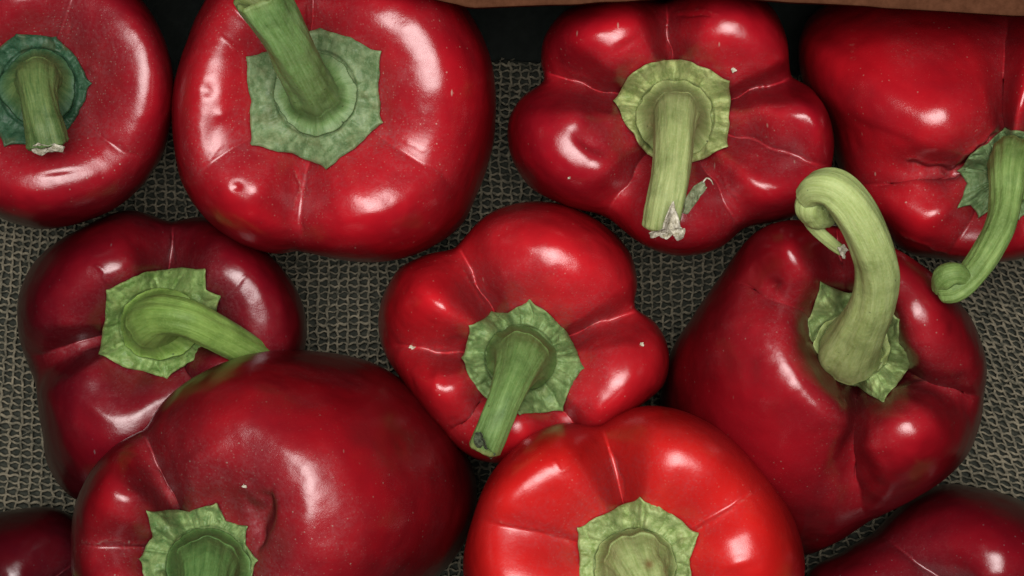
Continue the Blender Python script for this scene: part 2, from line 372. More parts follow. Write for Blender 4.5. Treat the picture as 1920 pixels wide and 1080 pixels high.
class Pepper:
    def __init__(s, C, outline, crest, furrows, B, crater=14.0, hdef=40.0, zc=80.0, seed=0, bumps=(), creases=(), zbot=2.0, inner=0.62, dent=1.0, hollow=(0.78, 2.0)):
        s.hollow = hollow
        s.C = C; s.seed = seed; s.crater = crater; s.B = B; s.zbot = zbot; s.inner = inner
        s.bumps = bumps; s.creases = creases; s.dent = dent
        ang = lambda p: math.atan2(p[1] - C[1], p[0] - C[0])
        rad = lambda p: math.hypot(p[0] - C[0], p[1] - C[1])
        s.rho_o = periodic([ang(p) for p in outline], [rad(p) for p in outline])
        s.H = periodic([ang(p) for p in outline], [(p[2] if len(p) > 2 else hdef) for p in outline])
        s.rho_c = periodic([ang(p) for p in crest], [rad(p) for p in crest])
        s.hc = periodic([ang(p) for p in crest], [(p[2] if len(p) > 2 else zc) for p in crest])
        s.fur = sorted([(ang(f) % (2 * math.pi), f[2], f[3]) for f in furrows])
    def furrow(s, th):
        """(depth mm, notch fraction, closeness 0..1 to the furrow line)"""
        th = np.mod(th, 2 * np.pi); fa = s.fur; n = len(fa)
        D = np.zeros_like(th); Nn = np.zeros_like(th); near = np.zeros_like(th)
        for i in range(n):
            a0, d0, n0 = fa[i]; a1, d1, n1 = fa[(i + 1) % n]
            a1u = a1 if i + 1 < n else a1 + 2 * math.pi
            x = np.where(th < a0, th + 2 * np.pi, th) if i == n - 1 else th
            m = (x >= a0) & (x < a1u)
            q = (x - a0) / (a1u - a0); qq = np.abs(2 * q - 1) * 0.988
            pw = 1.6
            wv = 1 - (1 - qq ** pw) ** (1 / pw)
            dd = 1.9 * np.where(q < .5, d0, d1); nn = np.where(q < .5, n0, n1)
            wd_ = 0.8 * wv + 0.22 * (0.5 + 0.5 * np.cos(2 * np.pi * q)) ** 1.5
            D = np.where(m, dd * wd_, D); Nn = np.where(m, nn * wv, Nn); near = np.where(m, wv, near)
        return D, Nn, near
    def top(s, th, rho):
        """height (mm) of the upper surface at angle th and distance rho"""
        r_c = s.rho_c(th); h = s.hc(th); H = s.H(th); Nn = s.furrow(th)[1]
        D = s.furrow(th + 0.085 * vnoise(rho / 38 + s.seed, 0 * rho, 0 * rho, s.seed) * np.clip(60 / np.maximum(rho, 20), 0.3, 1.5))[0]
        r_o = s.rho_o(th) * (1 - Nn)
        r_c = np.minimum(r_c, r_o * 0.93)
        wmm = (r_o - r_c) * K * 1000
        H = np.minimum(H, wmm * (2.1 + 0.4 * smooth(37, 56, H)))
        x = np.clip((r_c - rho) / (r_c * s.hollow[0]), 0, 1)
        zin = h - 0.92 * s.crater * x ** s.hollow[1] * (1.9 - 0.9 * x * x)
        y = np.clip((rho - r_c) / np.maximum(r_o - r_c, 1e-3), 0, 1)
        ex = 2.5 - 0.65 * smooth(20, 36, wmm)
        zout = h - H * (1 - np.sqrt(np.maximum(0, 1 - y ** ex)))
        z = np.where(rho < r_c, zin, zout)
        env = np.where(rho < r_c, 1 - 0.6 * x ** 1.5, 1 - 0.6 * y ** 3)
        return z - D * env
    def top_uv(s, u, v):
        dx, dy = u - s.C[0], v - s.C[1]
        return s.top(np.arctan2(dy, dx), np.hypot(dx, dy))
    def features(s, U, V):
        d = np.zeros_like(U); scar = np.zeros_like(U)
        for (u, v, a, b_, deg, amp) in s.bumps:
            c, sn = math.cos(math.radians(deg)), math.sin(math.radians(deg))
            x = ((U - u) * c + (V - v) * sn) / a; y = (-(U - u) * sn + (V - v) * c) / b_
            d += amp * np.exp(-(x * x + y * y)) * (0.6 if abs(amp) < 1.15 else 1)
        for cr in s.creases:
            pts, wd, amp, sc = cr
            q = seg_dist(U + 5 * vnoise(U / 22, V / 22, 0 * U, s.seed + 70), V + 5 * vnoise(U / 22, V / 22, 0 * U, s.seed + 71), pts)
            if amp < 0: q = q + 2.2 * wd * sum(np.exp(-((U - e_[0]) ** 2 + (V - e_[1]) ** 2) / (2.2 * wd) ** 2) for e_ in (pts[0], pts[-1]))
            d += (1.0 if wd >= 20 else 0.3 if amp > 0 else (0.35 if wd < 5 else 1)) * amp * np.exp(-(q / wd) ** 2); scar = np.maximum(scar, sc * np.exp(-(q / (wd * 0.4)) ** 2) * smooth(-.5, .4, vnoise(U / 14, V / 14, 0 * U, s.seed + 50)))
        return d, scar
    def mesh(s, name):
        nt_ = 420; TH = np.linspace(0, 2 * np.pi, nt_, endpoint=False)
        D, Nn, near = s.furrow(TH); ro = s.rho_o(TH) * (1 - Nn); rc = np.minimum(s.rho_c(TH), ro * 0.93)
        rows = []; uv = []; zz = []
        def add(rho, z):
            uv.append(np.stack([s.C[0] + rho * np.cos(TH), s.C[1] + rho * np.sin(TH)], -1)); zz.append(z)
        for t in np.linspace(0.02, 1, 54): add(rc * t, s.top(TH, rc * t))
        for ph in np.linspace(0, np.pi / 2, 64)[1:]:
            rho = rc + (ro - rc) * np.sin(ph); add(rho, s.top(TH, rho))
        zs = zz[-1]; us, vs = uv[-1][:, 0], uv[-1][:, 1]
        nup = len(zz)
        for ph in np.linspace(0, np.pi / 2, 34)[1:]:
            k = 1 - (1 - math.cos(ph)) ; f = 1 - math.cos(ph)
            sh = math.sin(ph)
            z = zs + (s.zbot - zs) * sh ** 0.9
            g = (1 - math.cos(ph)) ** 1.15
            uv.append(np.stack([us + (s.B[0] - us) * g, vs + (s.B[1] - vs) * g], -1)); zz.append(z)
        UV = np.stack(uv); Z = np.stack(zz)
        P = unproj(UV[..., 0], UV[..., 1], Z / 1000.0)
        # displacement along the normal
        dr = np.gradient(P, axis=0); dt = (np.roll(P, -1, 1) - np.roll(P, 1, 1))
        n = np.cross(dt, dr); n /= np.maximum(np.linalg.norm(n, axis=-1, keepdims=True), 1e-12)
        if n[20, :, 2].mean() < 0: n = -n
        feat, scar = s.features(UV[..., 0], UV[..., 1])
        lo = s.dent * (0.45 * fbm(P[..., 0] * 55, P[..., 1] * 55, P[..., 2] * 55, s.seed, 2) + 0.16 * fbm(P[..., 0] * 190, P[..., 1] * 190, P[..., 2] * 190, s.seed + 3, 2))
        disp = (feat + lo) / 1000.0
        fade = np.ones(len(zz)); fade[nup:] = np.linspace(1, 0.3, len(zz) - nup)
        P = P + n * (disp * fade[:, None])[..., None]
        # dust: heavier in the crater and along the furrows
        rr = np.arange(len(zz)) / (54.0)
        dust = np.clip(1.15 - rr, 0, 1)[:, None] * 1.1 + 0.75 * (near ** 1.3)[None, :] * np.clip(2.1 - rr, 0, 1)[:, None]
        dust = dust * 0.85 + 0.3 * smooth(0.1, 0.5, fbm(P[..., 0] * 45, P[..., 1] * 45, P[..., 2] * 45, s.seed + 9, 2))
        s.last = None
        return grid_mesh(name, P[:, ::-1], True, {'dust': np.clip(dust, 0, 1)[:, ::-1], 'scar': scar[:, ::-1]}, cap_end=True)

def shift(me, loc):
    co = np.empty(len(me.vertices) * 3, np.float32); me.vertices.foreach_get('co', co)
    co = co.reshape(-1, 3) - np.array(loc, np.float32); me.vertices.foreach_set('co', co.ravel()); me.update()
    return me

def calyx_mesh(pp, C, tips, collar, lift=1.6, rise=2.2, seed=0, crink=1.0, up=0.0, dome=3.0, sag=0.10, center=None):
    """leafy green plate; tips are its corners in order, collar = (u, v, ru, rv) of the raised inner disc"""
    nt_ = 220; TH = np.linspace(0, 2 * np.pi, nt_, endpoint=False)
    an = np.mod([math.atan2(t[1] - C[1], t[0] - C[0]) for t in tips], 2 * np.pi); ra = np.array([math.hypot(t[0] - C[0], t[1] - C[1]) for t in tips])
    o = np.argsort(an); an, ra = an[o], ra[o]
    sharp = np.array([t[2] if len(t) > 2 else 1.0 for t in tips])[o]
    R = np.zeros(nt_)
    for i in range(len(an)):
        a0, a1 = an[i], an[(i + 1) % len(an)] + (2 * np.pi if i == len(an) - 1 else 0)
        x = np.where(TH < a0, TH + 2 * np.pi, TH) if i == len(an) - 1 else TH
        m = (x >= a0) & (x < a1); q = (x - a0) / (a1 - a0)
        r0, r1 = ra[i], ra[(i + 1) % len(an)]; s0, s1 = sharp[i], sharp[(i + 1) % len(an)]
        lin = r0 + (r1 - r0) * q
        # body of the plate is rounder than the tips: cut away next to each tip, full in between
        cut = s0 * np.exp(-q * (a1 - a0) * 9.0) * 0 + 0
        prof = -0.55 * sag + sag * np.maximum(s0 * np.exp(-q * (a1 - a0) / 0.06), s1 * np.exp(-(1 - q) * (a1 - a0) / 0.06))
        R = np.where(m, lin * (1 + prof * 1.0), R)
    R = R * (1 + 0.030 * fbm(np.cos(TH) * 4, np.sin(TH) * 4, 0 * TH, seed + 2, 4))
    T_ = np.concatenate([np.linspace(0.0, 0.93, 70), [0.955, 0.975, 0.99, 1.0]])
    t, th = T_[:, None], TH[None, :]
    U = C[0] + R[None, :] * t * np.cos(th); V = C[1] + R[None, :] * t * np.sin(th)
    base = pp.top_uv(U, V)
    zed = pp.top_uv(C[0] + R * np.cos(TH), C[1] + R * np.sin(TH))
    zed = zed + 0 * TH
    for _ in range(6): zed = 0.5 * zed + 0.25 * (np.roll(zed, 2) + np.roll(zed, -2))
    plate = zed[None, :] * t ** 1.6 + (1 - t ** 1.6) * (zed.mean() - 1.0)
    z = 0.35 * np.maximum(base, plate - 3) + 0.65 * plate
    z = np.maximum(z, base * smooth(0.5, 0.9, t) + z * (1 - smooth(0.5, 0.9, t))) + lift
    cu, cv, cr1, cr2 = collar
    dcol = np.hypot((U - cu) / cr1, (V - cv) / cr2)
    outer = smooth(0.95, 1.15, dcol)
    fold = np.abs(fbm(np.cos(th) * 4.5 + t * 0.6, np.sin(th) * 4.5, t * 1.5, seed + 20, 2))     # radial pleats
    ridge = 1 - np.minimum(1, 2.6 * fold)
    blister = fbm(U / 22, V / 22, 0 * U, seed, 2)
    z = z + crink * outer * (1.3 * blister - 1.0 * ridge ** 3 + 0.5) + 0.10 * fbm(U / 7, V / 7, 0 * U, seed + 40, 2)
    # the rim curls up between folds, and the tips curl a little
    curl = fbm(np.cos(th) * 2.2, np.sin(th) * 2.2, 0 * th, seed + 55, 2)
    z = z + (up + 1.2 * crink * curl + 0.4) * smooth(0.72, 1.0, t)
    pp.col_z = []
    for j_ in range(nt_):
        k_ = int(np.argmin(np.abs(dcol[:, j_] - 0.97))); pp.col_z.append(z[k_, j_])
    pp.col_z = np.array(pp.col_z); pp.col_C = C; pp.collar = collar
    z = z - 1.0 * smooth(1.06, 0.98, dcol)
    z = z - 0.9 * smooth(0.965, 1.0, t)
    P = unproj(U, V, z / 1000.0)
    bot = unproj(U[::-6], V[::-6], (np.minimum(z, base + 20)[::-6] - 2.0) / 1000.0)
    P = np.concatenate([P, bot], 0)
    brown = np.zeros(P.shape[:2]); brown[:P.shape[0] - len(bot)] = 0.15 * smooth(.2, .5, blister)
    tip = smooth(0.965, 1.0, t) * smooth(0.25, 0.6, fbm(TH * 5, 0 * TH, 0 * TH, seed + 77, 2))[None, :]
    brown[:P.shape[0] - len(bot)] += 0.5 * tip
    return grid_mesh('calyx', P[:, ::-1], True, {'brown': np.clip(brown, 0, 1)[:, ::-1]})

def catmull(pts, n):
    pts = np.array(pts, float); P = np.vstack([2 * pts[0] - pts[1], pts, 2 * pts[-1] - pts[-2]])
    out = []
    m = len(pts) - 1
    for q in np.linspace(0, m, n):
        i = min(int(q), m - 1); t = q - i
        p0, p1, p2, p3 = P[i], P[i + 1], P[i + 2], P[i + 3]
        out.append(0.5 * ((2 * p1) + (-p0 + p2) * t + (2 * p0 - 5 * p1 + 4 * p2 - p3) * t * t + (-p0 + 3 * p1 - 3 * p2 + p3) * t ** 3))
    return np.array(out)

def stem_mesh(path, seed=0, ridges=5, ridge=0.05, nseg=90, nc=72, brown_end=0.0, twist=0.6, capround=0.35, lump=0.05, hollow=0.0, name='stem', brown_spot=None, flat=1.0, pp=None, flare=2.0, lip=1.1):
    """path rows: (u, v, z mm, radius px)"""
    q = catmull(path, nseg)
    Cc = unproj(q[:, 0], q[:, 1], q[:, 2] / 1000.0)
    r = q[:, 3] * K * (HC - q[:, 2] / 1000.0) / (HC - ZR)
    d = np.gradient(Cc, axis=0); d /= np.linalg.norm(d, axis=-1, keepdims=True)
    n0 = np.cross(d[0], [0.3, 0.9, 0.1]); n0 /= np.linalg.norm(n0)
    ns = [n0]
    for i in range(1, nseg):
        n1 = ns[-1] - d[i] * np.dot(ns[-1], d[i]); ns.append(n1 / np.linalg.norm(n1))
    ns = np.array(ns); bs = np.cross(d, ns)
    ph = np.linspace(0, 2 * np.pi, nc, endpoint=False)[None, :]
    L = np.concatenate([[0], np.cumsum(np.linalg.norm(np.diff(Cc, axis=0), axis=1))]); Ln = L / L[-1]
    a = Ln[:, None]
    pt = ph + twist * a
    rr = 1 + ridge * (0.6 * np.cos(ridges * pt + seed) + 0.4 * np.cos((ridges + 2) * pt + seed * 2.1) + 0.28 * np.cos((2 * ridges + 3) * pt + seed * 1.3)) \
        + lump * fbm(np.cos(ph) * 1.3 + 5, np.sin(ph) * 1.3, L[:, None] / L.max() * 5 + seed, seed, 3)
    R = r[:, None] * rr
    P = Cc[:, None, :] + R[..., None] * (np.cos(ph)[..., None] * ns[:, None, :] + flat * np.sin(ph)[..., None] * bs[:, None, :])
    rows = [P]; al = [np.repeat(L[:, None], nc, 1)]; nfl = 0
    if pp is not None:      # the base widens into the round collar that sits on the green plate
        cu, cv, c1, c2 = pp.collar
        z0 = q[0, 2] / 1000.0; f0 = (HC - z0) / (HC - ZR)
        bu = P[0, :, 0] / (K * f0) + 960; bv = 540 - P[0, :, 1] / (K * f0)
        az = np.arctan2(bv - q[0, 1], bu - q[0, 0])
        wob = 1 + 0.10 * fbm(np.cos(az) * 1.5 + 3, np.sin(az) * 1.5, 0 * az, seed + 11, 3) + 0.03 * vnoise(np.cos(az) * 7, np.sin(az) * 7, 0 * az, seed + 14)
        au, av = cu + c1 * wob * np.cos(az), cv + c2 * wob * np.sin(az)
        tc = np.mod(np.arctan2(av - pp.col_C[1], au - pp.col_C[0]), 2 * np.pi)
        nn = len(pp.col_z); cz = pp.col_z.copy()
        for _ in range(8): cz = 0.5 * cz + 0.25 * (np.roll(cz, 1) + np.roll(cz, -1))
        za = np.interp(tc, np.linspace(0, 2 * np.pi, nn + 1), np.append(cz, cz[0]))
        fr = []
        S_ = np.concatenate([[-0.02, 0.0, 0.015, 0.035, 0.06], np.linspace(0.1, 0.98, 34)])
        for s_ in S_:
            lp = lip * math.sqrt(max(0.0, min(1, (s_ + 0.02) / 0.08))) - 1.3 * (1 - smooth(-0.02, 0.03, np.array(s_)))
            e = max(s_, 0.0)
            zz = (za + lp) * (1 - e ** flare) + (P[0, :, 2] * 1000) * e ** flare
            wv = 0.55 * fbm(np.cos(az) * 3, np.sin(az) * 3, 0 * az + e, seed + 17, 2) * math.sin(math.pi * min(1, e * 1.1 + .08))
            uu, vv = au + (bu - au) * e, av + (bv - av) * e
            fr.append(unproj(uu, vv, (zz + wv) / 1000.0))
        fr = np.stack(fr); nfl = len(fr)
        rows = [fr, P]; al = [np.linspace(-0.006, -0.0005, nfl)[:, None] + np.zeros((1, nc)), np.repeat(L[:, None], nc, 1)]
    # rounded or hollow end
    for k in np.linspace(0, 1, 12)[1:]:
        s_ = math.cos(k * math.pi / 2) if hollow == 0 else 1 - k * 0.98
        adv = (math.sin(k * math.pi / 2) * capround) if hollow == 0 else (0.10 * math.sin(min(1, k * 4) * math.pi) - hollow * smooth(0.15, 0.8, np.array(k)))
        jag = 0 if hollow == 0 else 0.10 * vnoise(ph * 2.5, 0 * ph + k * 3, 0 * ph, seed + 8)
        s_ = max(s_, 0.02)
        Q = Cc[-1][None, None] + d[-1][None, None] * (r[-1] * (adv + jag))[..., None] * np.ones((1, nc, 1)) if not np.isscalar(jag) else Cc[-1][None, None] + d[-1][None, None] * r[-1] * adv * np.ones((1, nc, 1))
        Q = Q + (R[-1][None, :] * s_)[..., None] * (np.cos(ph)[..., None] * ns[-1] + flat * np.sin(ph)[..., None] * bs[-1])
        rows.append(Q); al.append(np.full((1, nc), L[-1] + r[-1] * k * .3))
    P = np.concatenate(rows, 0); AL = np.concatenate(al, 0)
    br = np.zeros(P.shape[:2]); br[nfl + nseg:] = brown_end
    br[nfl:nfl + nseg] += brown_end * smooth(0.93, 1.0, Ln + 0 * Ln)[:, None] * 0.5
    if brown_spot is not None:
        x, y, rad = brown_spot
        cx = unproj(np.array(float(x)), np.array(float(y)), np.array(q[-1, 2] / 1000.0))
        br = np.maximum(br, np.exp(-(np.hypot(P[..., 0] - cx[0], P[..., 1] - cx[1]) / (rad * K)) ** 2))
    cs, sn = np.cos(ph) + 0 * AL, np.sin(ph) + 0 * AL
    return grid_mesh(name, P, True, {'collar': np.concatenate([np.clip(1.15 - 1.1 * np.linspace(0, 1, nfl), 0, 1)[:, None] * np.ones((1, nc)), np.zeros((len(P) - nfl, nc))], 0) if nfl else np.zeros(P.shape[:2]), 'along': AL / 0.05, 'roundx': cs, 'roundy': sn, 'brown': np.clip(br, 0, 1)}, cap_start=True)

def torn_mesh(name, pts, seed, thick=1.2, rough=1.0):
    """irregular shard: pts = (u, v, z) corners in order; closed, with a crumpled face"""
    pts = np.array(pts, float); c = pts.mean(0); n = 60
    s = np.linspace(0, len(pts), n, endpoint=False); i = s.astype(int) % len(pts); f = (s - s.astype(int))[:, None]
    E = pts[i] * (1 - f) + pts[(i + 1) % len(pts)] * f
    E[:, :2] += 1.4 * np.stack([vnoise(s * 2.7, 0 * s, 0 * s, seed), vnoise(s * 2.7, 0 * s + 4, 0 * s, seed)], -1)
    rows = []
    for t in (0.02, 0.25, 0.45, 0.65, 0.82, 0.94, 1.0):
        Q = c + (E - c) * t; Q[:, 2] += rough * (1.1 * vnoise(Q[:, 0] / 5, Q[:, 1] / 9, 0 * Q[:, 0], seed + 3)) - (0.5 if t == 1 else 0); rows.append(Q)
    for t in (0.99, 0.6, 0.02):
        Q = c + (E - c) * t; Q[:, 2] -= thick; rows.append(Q)
    Q = np.stack(rows); P = unproj(Q[..., 0], Q[..., 1], Q[..., 2] / 1000.0)
    return grid_mesh(name, P[:, ::-1], True)

GROUP = 'red bell peppers lying on the woven cloth'
PEPPERS = []
def make_pepper(label, pp, skin):
    base = unproj(np.array(float(pp.B[0])), np.array(float(pp.B[1])), np.array(pp.zbot / 1000.0))
    root = tagged_empty('bell_pepper', tuple(base), label, 'bell pepper', GROUP)
    link('body', shift(pp.mesh('body'), base), skin, root)
    def part(name, me, mat, parent=root, label=None):
        o_ = link(name, shift(me, base), mat, parent)
        if label: o_['label'] = label
        return o_
    return root, part

RED = (0.34, 0.005, 0.011, 1); DEEP = (0.22, 0.004, 0.009, 1)

# 1 --- upper left corner, dark green calyx
pp = Pepper((72, 165), [(325, 150), (322, 235), (300, 310), (245, 372), (170, 412), (90, 430), (20, 418), (-60, 380), (-120, 300), (-150, 180), (-120, 40), (-40, -60), (90, -95), (200, -55), (272, 5), (308, 70)],
            [(205, 25), (262, 105), (262, 190), (222, 262), (150, 318), (80, 335), (10, 330), (-60, 270), (-95, 170), (-60, 60), (20, -10), (120, -20)],
            [(150, -60, 3, .03), (300, 330, 2.5, .03), (-90, 330, 3, .05), (-100, -20, 3, .05)], B=(120, 190), crater=16, hdef=40, zc=78, seed=1,
            creases=[([(140, 40), (128, 70)], 3, -.5, .5), ([(150, 232), (168, 236)], 2.5, -.4, .4)], bumps=[(175, 130, 12, 8, 0, .7), (110, 323, 30, 4, -8, -.4)])
r, part = make_pepper('bell pepper in the upper left corner with dark green calyx and short stubby stem', pp,
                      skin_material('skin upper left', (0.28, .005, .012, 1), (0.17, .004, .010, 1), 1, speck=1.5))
gc = green_material('dark calyx', (0.012, 0.045, 0.020, 1), (0.035, 0.085, 0.045, 1), 1); gs = green_material('dark stem', (0.035, 0.085, 0.022, 1), (0.14, 0.19, 0.06, 1), 1, True, cc=((0.014, 0.05, 0.02, 1), (0.04, 0.09, 0.04, 1)))
part('calyx', calyx_mesh(pp, (70, 165), [(168, 157), (150, 215, .4), (112, 262, .4), (10, 270), (-40, 200), (-30, 110), (30, 62, .5), (105, 68, .6), (145, 105, .3)], (72, 165, 72, 74), seed=1, crink=.7), gc)
st = part('stem', stem_mesh([(70, 150, 75, 44), (70, 155, 78, 40), (71, 172, 81, 36), (76, 205, 84, 34), (84, 240, 85, 38), (90, 268, 84, 40)], 1, lump=.09, hollow=.3, pp=pp), gs)
part('cut_end', torn_mesh('cut_end', [(55, 276, 88), (70, 268, 90), (90, 272, 91), (104, 268, 90), (122, 276, 89), (118, 286, 87), (95, 284, 86), (78, 292, 86), (62, 286, 86)], 5), M_TORN, st)

# 2 --- large pepper, upper left of centre
pp = Pepper((592, 180), [(345, 90), (322, 190), (326, 270), (345, 350), (385, 410), (440, 452), (515, 478), (562, 476), (640, 488), (720, 490, 38), (800, 468, 45), (862, 425, 55), (895, 365, 60), (918, 300, 55), (930, 220, 45), (922, 120), (890, 40), (840, -30), (750, -90), (620, -120), (480, -95), (400, -30), (368, 25)],
            [(400, 120), (388, 190), (400, 290), (465, 362), (550, 392, 86), (640, 392), (735, 350), (792, 260, 88), (805, 160), (770, 60), (690, 15), (580, -10, 86), (480, 0), (425, 60)],
            [(556, 480, 3.2, .015), (850, 340, 2.2, .0), (578, -100, 4, .03), (350, 340, 1.5, .0), (400, -20, 2, .02)], B=(640, 230), crater=14, hdef=36, zc=90, seed=2, inner=.55,
            creases=[([(556, 312), (562, 350), (556, 402)], 3.0, -.7, .9), ([(420, 64), (440, 96)], 3, .45, .5), ([(764, 270), (795, 284)], 3.5, .5, .5), ([(577, 0), (580, 60)], 3, -.6, .6), ([(390, 300), (415, 275)], 5, .5, .2)],
            bumps=[(388, 170, 14, 14, 0, -1.1), (392, 172, 34, 30, 0, .8), (398, 250, 20, 34, 10, -.9), (443, 350, 10, 8, 0, -.9), (480, 360, 44, 20, 25, .8), (415, 215, 15, 10, 0, .6), (550, 420, 14, 50, 0, -.7)])
r, part = make_pepper('large bell pepper with broad pointed grey-green calyx and thick stem leaning to the upper left', pp,
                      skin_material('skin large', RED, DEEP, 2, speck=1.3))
gc = green_material('grey calyx', (0.075, 0.13, 0.05, 1), (0.17, 0.23, 0.11, 1), 2); gs = green_material('thick stem', (0.08, 0.17, 0.035, 1), (0.19, 0.30, 0.115, 1), 2, True, cc=((0.08, 0.14, 0.05, 1), (0.17, 0.24, 0.11, 1)))
part('calyx', calyx_mesh(pp, (592, 185), [(463, 108), (520, 86, .2), (600, 52, .4), (660, 68, .2), (711, 98), (712, 170, .1), (716, 229), (665, 280, .2), (611, 315), (550, 290, .2), (473, 269), (466, 190, .1)], (592, 175, 76, 80), seed=2, crink=.55, rise=1.0, dome=2, sag=.075), gc)
st = part('stem', stem_mesh([(590, 174, 87, 47), (585, 166, 91, 45), (571, 140, 99, 43), (551, 102, 108, 43), (528, 60, 117, 44), (500, 15, 124, 48), (484, -12, 127, 50)], 2, ridge=.06, hollow=.5, lump=.1, brown_end=.4, pp=pp, flare=4.0, lip=.7), gs)

# 3 --- top centre right, six lobes
pp = Pepper((1268, 215), [(1010, 118), (1020, 70), (1050, 28), (1110, 2), (1170, -8), (1245, 0), (1300, -22), (1380, -25), (1442, 8), (1476, 70), (1488, 140), (1530, 172), (1560, 240), (1560, 300), (1538, 365), (1490, 405), (1405, 428), (1350, 466), (1290, 480), (1215, 462), (1140, 408), (1060, 385, 42), (990, 345, 45), (957, 290), (953, 230), (972, 188), (1015, 150)],
            [(1150, 70), (1200, 55), (1246, 60, 74), (1330, 42), (1400, 70), (1436, 125), (1430, 165, 76), (1500, 200), (1518, 270), (1480, 330), (1430, 350), (1370, 370, 78), (1310, 395), (1240, 405), (1180, 360, 76), (1120, 318), (1070, 270), (1060, 220), (1085, 160, 74), (1110, 100)],
            [(1247, 0, 6, .02), (1010, 132, 8, .03), (1488, 145, 7, .03), (1475, 285, 4.5, .0), (1395, 440, 3, .02), (1130, 410, 3.5, .0)], B=(1240, 240), crater=18, hdef=40, zc=82, seed=3, inner=.5,
            creases=[([(1268, 33), (1300, 28), (1340, 31)], 3.2, -.9, .1), ([(1264, 40), (1262, 30), (1300, 18), (1345, 24)], 4, .4, .25), ([(1020, 138), (1055, 130), (1105, 150)], 4, .5, .6), ([(1247, 5), (1248, 95)], 3, -.6, .3), ([(1360, 335), (1380, 372)], 2.6, .5, .5), ([(1150, 375), (1185, 340)], 4, .5, .6), ([(1370, 258), (1440, 275)], 5, .5, .3)],
            bumps=[(1075, 225, 34, 30, 0, 1.3), (1125, 318, 30, 30, 0, 1.6), (1100, 265, 40, 14, 35, -1.2), (1175, 85, 26, 8, -30, -.6), (1230, 200, 20, 60, 0, 0)])
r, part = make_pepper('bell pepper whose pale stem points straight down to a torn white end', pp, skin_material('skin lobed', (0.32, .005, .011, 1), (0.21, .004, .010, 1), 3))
gc = green_material('pale calyx', (0.16, 0.21, 0.062, 1), (0.32, 0.36, 0.14, 1), 3); gs = green_material('pale stem', (0.16, 0.215, 0.06, 1), (0.33, 0.37, 0.155, 1), 3, True)
part('calyx', calyx_mesh(pp, (1262, 208), [(1153, 189), (1175, 142, .1), (1245, 110, .4), (1310, 118, .1), (1367, 153), (1372, 215, .1), (1362, 273), (1300, 306, .2), (1225, 300, .1), (1185, 250, .1)], (1266, 222, 72, 72), seed=3, crink=1.0, rise=2.2, sag=.07, up=1.0), gc)
st = part('stem', stem_mesh([(1267, 214, 80, 46), (1267, 220, 84, 42), (1265, 245, 89, 38), (1262, 290, 94, 36), (1256, 340, 97, 36), (1246, 390, 98, 36), (1240, 425, 97, 36)], 3, ridge=.055, lump=.07, nseg=110, pp=pp), gs)
part('cut_end', torn_mesh('cut_end', [(1215, 436, 107), (1240, 432, 109), (1248, 405, 110), (1262, 376, 108), (1270, 400, 107), (1276, 425, 105), (1285, 430, 104), (1282, 448, 102), (1268, 452, 102), (1262, 440, 103), (1250, 450, 103), (1236, 442, 104), (1220, 448, 104)], 7, rough=1.3), M_TORN, st)
M_BR = green_material('dry bract', (0.10, 0.12, 0.06, 1), (0.20, 0.22, 0.13, 1), 9)
part('bract', torn_mesh('bract', [(1279, 400, 97), (1283, 375, 99), (1300, 350, 102), (1318, 338, 103), (1326, 352, 103), (1312, 372, 101), (1290, 402, 98)], 9, thick=.6, rough=.9), M_BR, st)
part('bract_tip', stem_mesh([(1318, 342, 103, 1.8), (1325, 334, 104, 1.5), (1333, 338, 104, 1.2), (1337, 346, 103, 0.9)], 4, nseg=14, nc=8, name='bract_tip'), M_TORN, st)

def fleck(pp, x, y, w_, h_, seed):
    z = float(pp.top_uv(np.array([float(x)]), np.array([float(y)]))[0]) + 0.75
    part('fleck', torn_mesh('fleck', [(x - w_, y, z), (x - w_ * .3, y - h_, z), (x + w_ * .8, y - h_ * .6, z), (x + w_, y + h_ * .5, z), (x - w_ * .2, y + h_, z)], seed, thick=.5, rough=.3), M_TORN)
fleck(pp, 1376, 131, 5, 6, 1); fleck(pp, 1067, 334, 2.5, 2.5, 2)

# 4 --- upper right corner, lying on its side
pp = Pepper((1880, 320), [(1500, 70, 50), (1505, 150, 50), (1550, 230, 52), (1568, 300, 48), (1600, 370, 44), (1655, 425), (1692, 468), (1760, 484), (1850, 492), (1930, 480), (2010, 440), (2070, 340), (2080, 220), (2050, 90), (1980, 10), (1850, -22, 62), (1700, -25, 64), (1580, -5, 60), (1520, 30, 60)],
            [(1790, 225, 76), (1750, 260, 76), (1700, 315, 70), (1712, 350, 70), (1740, 390, 68), (1800, 430, 66), (1860, 440, 66), (1930, 430), (1990, 370), (2000, 290), (1970, 210), (1915, 185, 74), (1885, 170, 70), (1840, 190, 76)],
            [(1600, 350, 5, .0), (1885, 120, 5, .0), (1780, 470, 2, .0), (2060, 400, 4, .03), (2020, 100, 3, .03)], B=(1770, 190), crater=9, hdef=38, zc=72, seed=4, inner=.5,
            creases=[([(1690, 300), (1740, 318), (1790, 322), (1830, 290), (1880, 240)], 7, -1.4, .15), ([(1700, 292), (1750, 305), (1790, 305), (1825, 278), (1870, 232)], 4, .7, .45), ([(1605, 62), (1604, 80), (1598, 100)], 2.2, .3, .9), ([(1600, 100), (1599, 122)], 1.5, .2, .7), ([(1690, 440), (1750, 470), (1830, 482)], 4, .6, .5)],
            bumps=[(1770, 215, 75, 55, -30, 3.0), (1660, 170, 90, 110, -20, 3.0), (1715, 345, 32, 22, 0, 1.5), (1760, 400, 40, 20, -30, 1.2)])
r, part = make_pepper('bell pepper lying on its side in the upper right corner with a thin curved stem', pp,
                      skin_material('skin on its side', (0.32, .005, .010, 1), (0.21, .005, .010, 1), 4, speck=1.2))
